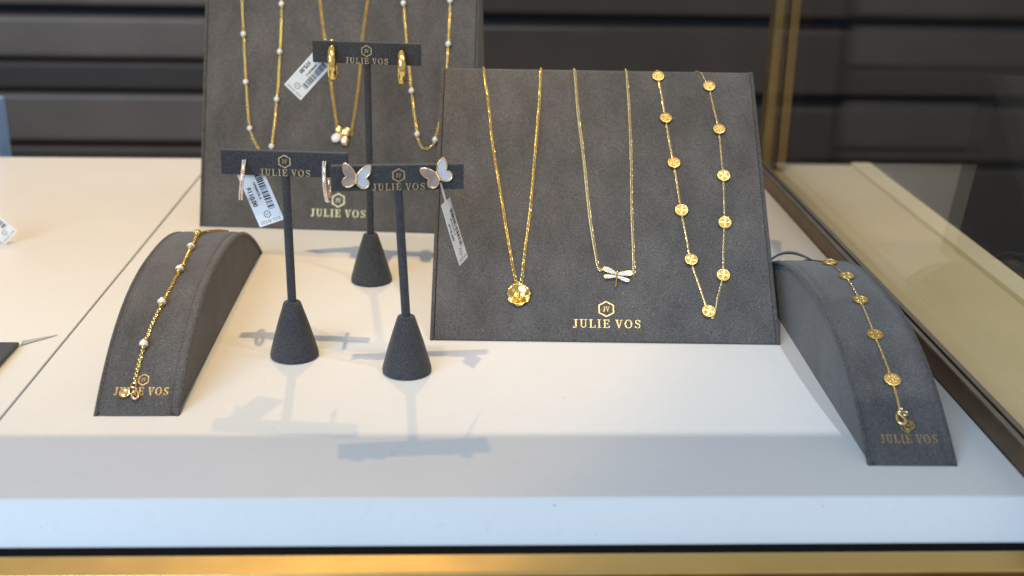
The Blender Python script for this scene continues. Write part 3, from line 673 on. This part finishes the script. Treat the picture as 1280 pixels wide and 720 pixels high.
# ------------------------------------------------------------------ bracelet ramps
RL, RW, RH = 0.295, 0.0482, 0.0485
class RampSurf:
    def z(s, u): v = abs(u-RL/2)/(RL/2); return RH*(1-min(1, v)**2.4)
    def __call__(s, x, u, off):
        T = s.frame(u); return tuple(np.array((x, u, s.z(u)))+T[2]*off)
    def frame(s, u):
        e = 0.001; T = np.array((0, 2*e, s.z(u+e)-s.z(u-e))); T /= np.linalg.norm(T); return np.array((1.0, 0, 0)), T, np.cross((1.0, 0, 0), T)
RS = RampSurf()
def ramp_profile(grow):
    us = (1-np.cos(np.linspace(0, PI, 49)))/2*RL
    return [(0, 0)] + [(u, RS.z(u)+0.0012*min(1, u/0.004, (RL-u)/0.004)+grow) for u in us] + [(RL, 0)]
def bracelet_ramp(label, loc, yaw, em_dx=0.0):
    t = thing('bracelet_ramp', label, 'display ramp', loc, (0, 0, yaw), 'suede bracelet ramps')
    mb = MB(); mb.extrude_x([(y, z) for y, z in reversed(ramp_profile(-0.0012))], -RW/2+0.0016, RW/2-0.0016); mb.build('body', 'suede_board', t, smooth=40)
    # top cover, slightly crowned, with a rolled edge along each side
    us = (1-np.cos(np.linspace(0.02, PI-0.02, 57)))/2*RL
    G = []
    for u in us:
        row = []
        for k in range(13):
            v = k/12*2-1; row.append(RS(v*(RW/2-0.0036), u, 0.0003-0.0012*max(0, abs(v)-0.94)/0.06))
        G.append(row)
    MB().grid(G).build('cover', 'suede_board', t, smooth=60, solid=0.0006)
    for sg in (-1, 1):
        mb = MB(); mb.tube([RS(sg*(RW/2-0.0015), u, -0.0010) for u in us], 0.00155, 12, ref=(1, 0, 0)); mb.build('edge_binding', 'suede_binding', t, smooth=70)
    logo(t, lambda x, y, o: RS(x, y, 0.00055+o), 0.0005, 0.0188, 0.0034, 0.0125, 0.0305, em_dx=0.0002)
    return t
R1, R1Y = (-0.1836, 0.6140, 0), 0.0
R2, R2Y = (0.2378, 0.5533, 0), R(-1.0)
bracelet_ramp('arched grey suede ramp at the left with the pale bead bracelet', R1, R1Y)
bracelet_ramp('arched dark suede ramp at the right with the coin bracelet', R2, R2Y)

def lobster(mb, F, s=1.0):
    pts = [(-1.2, 3.4), (-2.0, 1.6), (-2.3, -0.4), (-1.6, -2.6), (0.2, -3.4), (1.7, -2.4), (2.0, -0.6), (1.5, 1.2), (0.9, 2.8), (0.2, 4.0)]
    P = smooth_open(np.array(pts)*MM*s, 4); mb.tube([F((x, y, 0.0012)) for x, y in P], np.interp(np.linspace(0, 1, len(P)), [0, 0.25, 0.6, 1], [0.0005, 0.00085, 0.0010, 0.0006])*s, 8)
    mb.sphere(F((0.3*MM*s, 4.2*MM*s, 0.0012)), 0.0009*s, 8, 6)
def ring(mb, F, r, wire): mb.tube([F((r*math.cos(a), r*math.sin(a), wire*1.6)) for a in np.linspace(0, 2*PI, 16, endpoint=False)], wire, 6, True)

t = thing('bead_bracelet', 'gold rolo chain bracelet with silvery white beads on the left ramp', 'bracelet', R1, (0, 0, R1Y), 'bracelets on the ramps')
beads = [(-3.0, 39.5), (0.6, 72.5), (3.3, 110.8), (1.8, 151.3), (-1.8, 188.4)]
mb = chain(MB(), [(x*MM, u*MM) for x, u in [(-3.9, 18.0), (-3.6, 28)]+beads[:1]+[(-1.5, 56)]+beads[1:2]+[(2.3, 92)]+beads[2:3]+[(2.9, 130)]+beads[3:4]+[(0.2, 170)]+beads[4:]+[(0.5, 205), (5, 222), (9, 240)]],
           RS, 0.00165, 0.0022, 0.0020, 0.00034, 'rolo', 6, off=0.0013)
mb.build('chain', 'gold', t, smooth=60)
for i, (x, u) in enumerate(beads):
    c = np.array(RS(x*MM, u*MM, 0.0026)); T = RS.frame(u*MM)[1]; N_ = RS.frame(u*MM)[2]; X = np.cross(T, N_)
    mb = MB(); mb.sphere((0, 0, 0), 0.0027, 12, 8); mb.v = [tuple(c+X*p[0]+T*p[1]+N_*p[2]) for p in mb.v]
    b_ = mb.build('bead', 'stone' if i < 4 else 'gold', t, smooth=20)
    mb = MB()
    for sg in (-1, 1):
        mb.tube([c+T*sg*0.0022+(X*math.cos(a)+N_*math.sin(a))*0.0018 for a in np.linspace(0, 2*PI, 14, endpoint=False)], 0.0005, 6, True)
        mb.sphere(c+T*sg*0.0030, 0.0010, 8, 6)
    mb.build('bead_cap', 'gold', b_, smooth=70)
mb = MB(); ring(mb, frame_on(RS, -0.0041, 0.0152, 0.0012), 0.0015, 0.00035); mb.build('jump_ring', 'gold', t)
F = frame_on(RS, -0.0083, 0.0108, 0.0014, 0.4)
o = medallion_mesh(0.0031, F).build('charm', 'gold_pale', t); mb = MB(); mb.tube([F((0.0017*math.cos(a), 0.0017*math.sin(a), 0.00135)) for a in np.linspace(0.5, 5.5, 16)], 0.00025, 6); mb.build('relief', 'gold_pale', o)
mb = MB(); lobster(mb, frame_on(RS, -0.0018, 0.0098, 0.0016, 0.12), 0.82); mb.build('clasp', 'gold_rose', t, smooth=70)

t = thing('coin_bracelet', 'fine gold bracelet with coin medallions on the right ramp', 'bracelet', R2, (0, 0, R2Y), 'bracelets on the ramps')
coins = [(-0.5, 45.2), (-1.0, 80.0), (1.4, 119.2), (4.4, 159.4), (3.7, 195.5)]
mb = chain(MB(), [(x*MM, u*MM) for x, u in [(-0.8, 27.8), (-0.5, 36)]+coins[:1]+[(-0.9, 62)]+coins[1:2]+[(0.0, 100)]+coins[2:3]+[(3.1, 140)]+coins[3:4]+[(4.4, 178)]+coins[4:]+[(2.5, 210), (-1.1, 220.8), (-2, 235)]],
           RS, 0.00095, 0.0015, 0.00115, 0.00028, 'curb', 6, off=0.0010)
mb.build('chain', 'gold_pale', t, smooth=60)
for i, (x, u) in enumerate(coins): medallion(t, RS, x*MM, u*MM, 0.0046, random.uniform(-0.3, 0.3), 0.0009, (0, 0, 0.05, 0.15, 0.2)[i])
mb = MB(); ring(mb, frame_on(RS, -0.0006, 0.0270, 0.001), 0.0012, 0.0003); ring(mb, frame_on(RS, 0.0016, 0.0252, 0.001), 0.0012, 0.0003); mb.build('jump_ring', 'gold_pale', t)
mb = MB(); lobster(mb, frame_on(RS, -0.0022, 0.0215, 0.0016, 0.25), 0.95); mb.build('clasp', 'gold_pale', t, smooth=70)
F = frame_on(RS, 0.0016, 0.0186, 0.0012, 0.2); mb = MB()
for q in emblem_quads(): 
    ar = sum(q[j][0]*q[(j+1) % 4][1]-q[(j+1) % 4][0]*q[j][1] for j in range(4)); q = q if ar > 0 else q[::-1]
    mb.prism([(x*0.0032, y*0.0032) for x, y in q], 0.0002, 0.0011, F)
mb.build('charm', 'gold_pale', t, smooth=0)
# grey ribbon tag rising from the far end of the coin bracelet
mb = MB(); G = []
for k, (x, z) in enumerate(smooth_open([(-1.5, 0.6), (-6, 2.6), (-12, 4.8), (-18, 5.6), (-24, 4.2), (-29, 0.8)], 5)):
    base = np.array(RS(0, 0.2215, 0.0)); wd = 0.0018+0.0022*min(1, k/14)
    G.append([(x*MM, base[1]+wd*0.4, base[2]+z*MM+0.0008-wd*0.4), (x*MM, base[1]-wd*0.3, base[2]+z*MM+0.0008+wd*0.45)])
rb = MB().grid(G).build('ribbon_tag', 'grey_ribbon', None, smooth=60, solid=0.0002); rb.location = R2; rb.rotation_euler = (0, 0, R2Y)
tag(rb, 'thin grey ribbon tag curling off the far end of the coin bracelet', 'tag')

# ------------------------------------------------------------------ things cut by the left edge of the picture
t = thing('suede_pad', 'corner of a dark suede pad at the left edge of the photograph', 'display pad', (-0.345, 0.69, 0))
PO = (-0.345, 0.69, 0)
mb = MB(); mb.box(-0.41, -0.2826, 0.60, 0.7200, 0.0003, 0.0009); sh(mb, PO).build('card', 'paper', t)
mb = MB(); mb.box(-0.41, -0.2823, 0.60, 0.7137, 0.0011, 0.0038); sh(mb, PO).build('cushion', 'suede_stand', t, bevel=0.0010, segs=3)
mb = MB(); mb.prism([(-0.2824, 0.7155), (-0.2645, 0.733), (-0.2835, 0.7225)], 0.0004, 0.0009)
tag(mb.build('paper_slip', 'card_grey', smooth=0), 'thin pale paper slip pointing away from the suede pad', 'paper')
tg = price_tag('price tag with barcode cut off by the left edge of the photograph', (0, 0, 0), (0, 0, 0), '$68.00', 'NK117GPL-S', off=(0, 0))
basis_tag(tg, (-0.3613, 0.925, 0.0058), (0.70, 0.0, -0.70), (0.70, 0.0, 0.70))
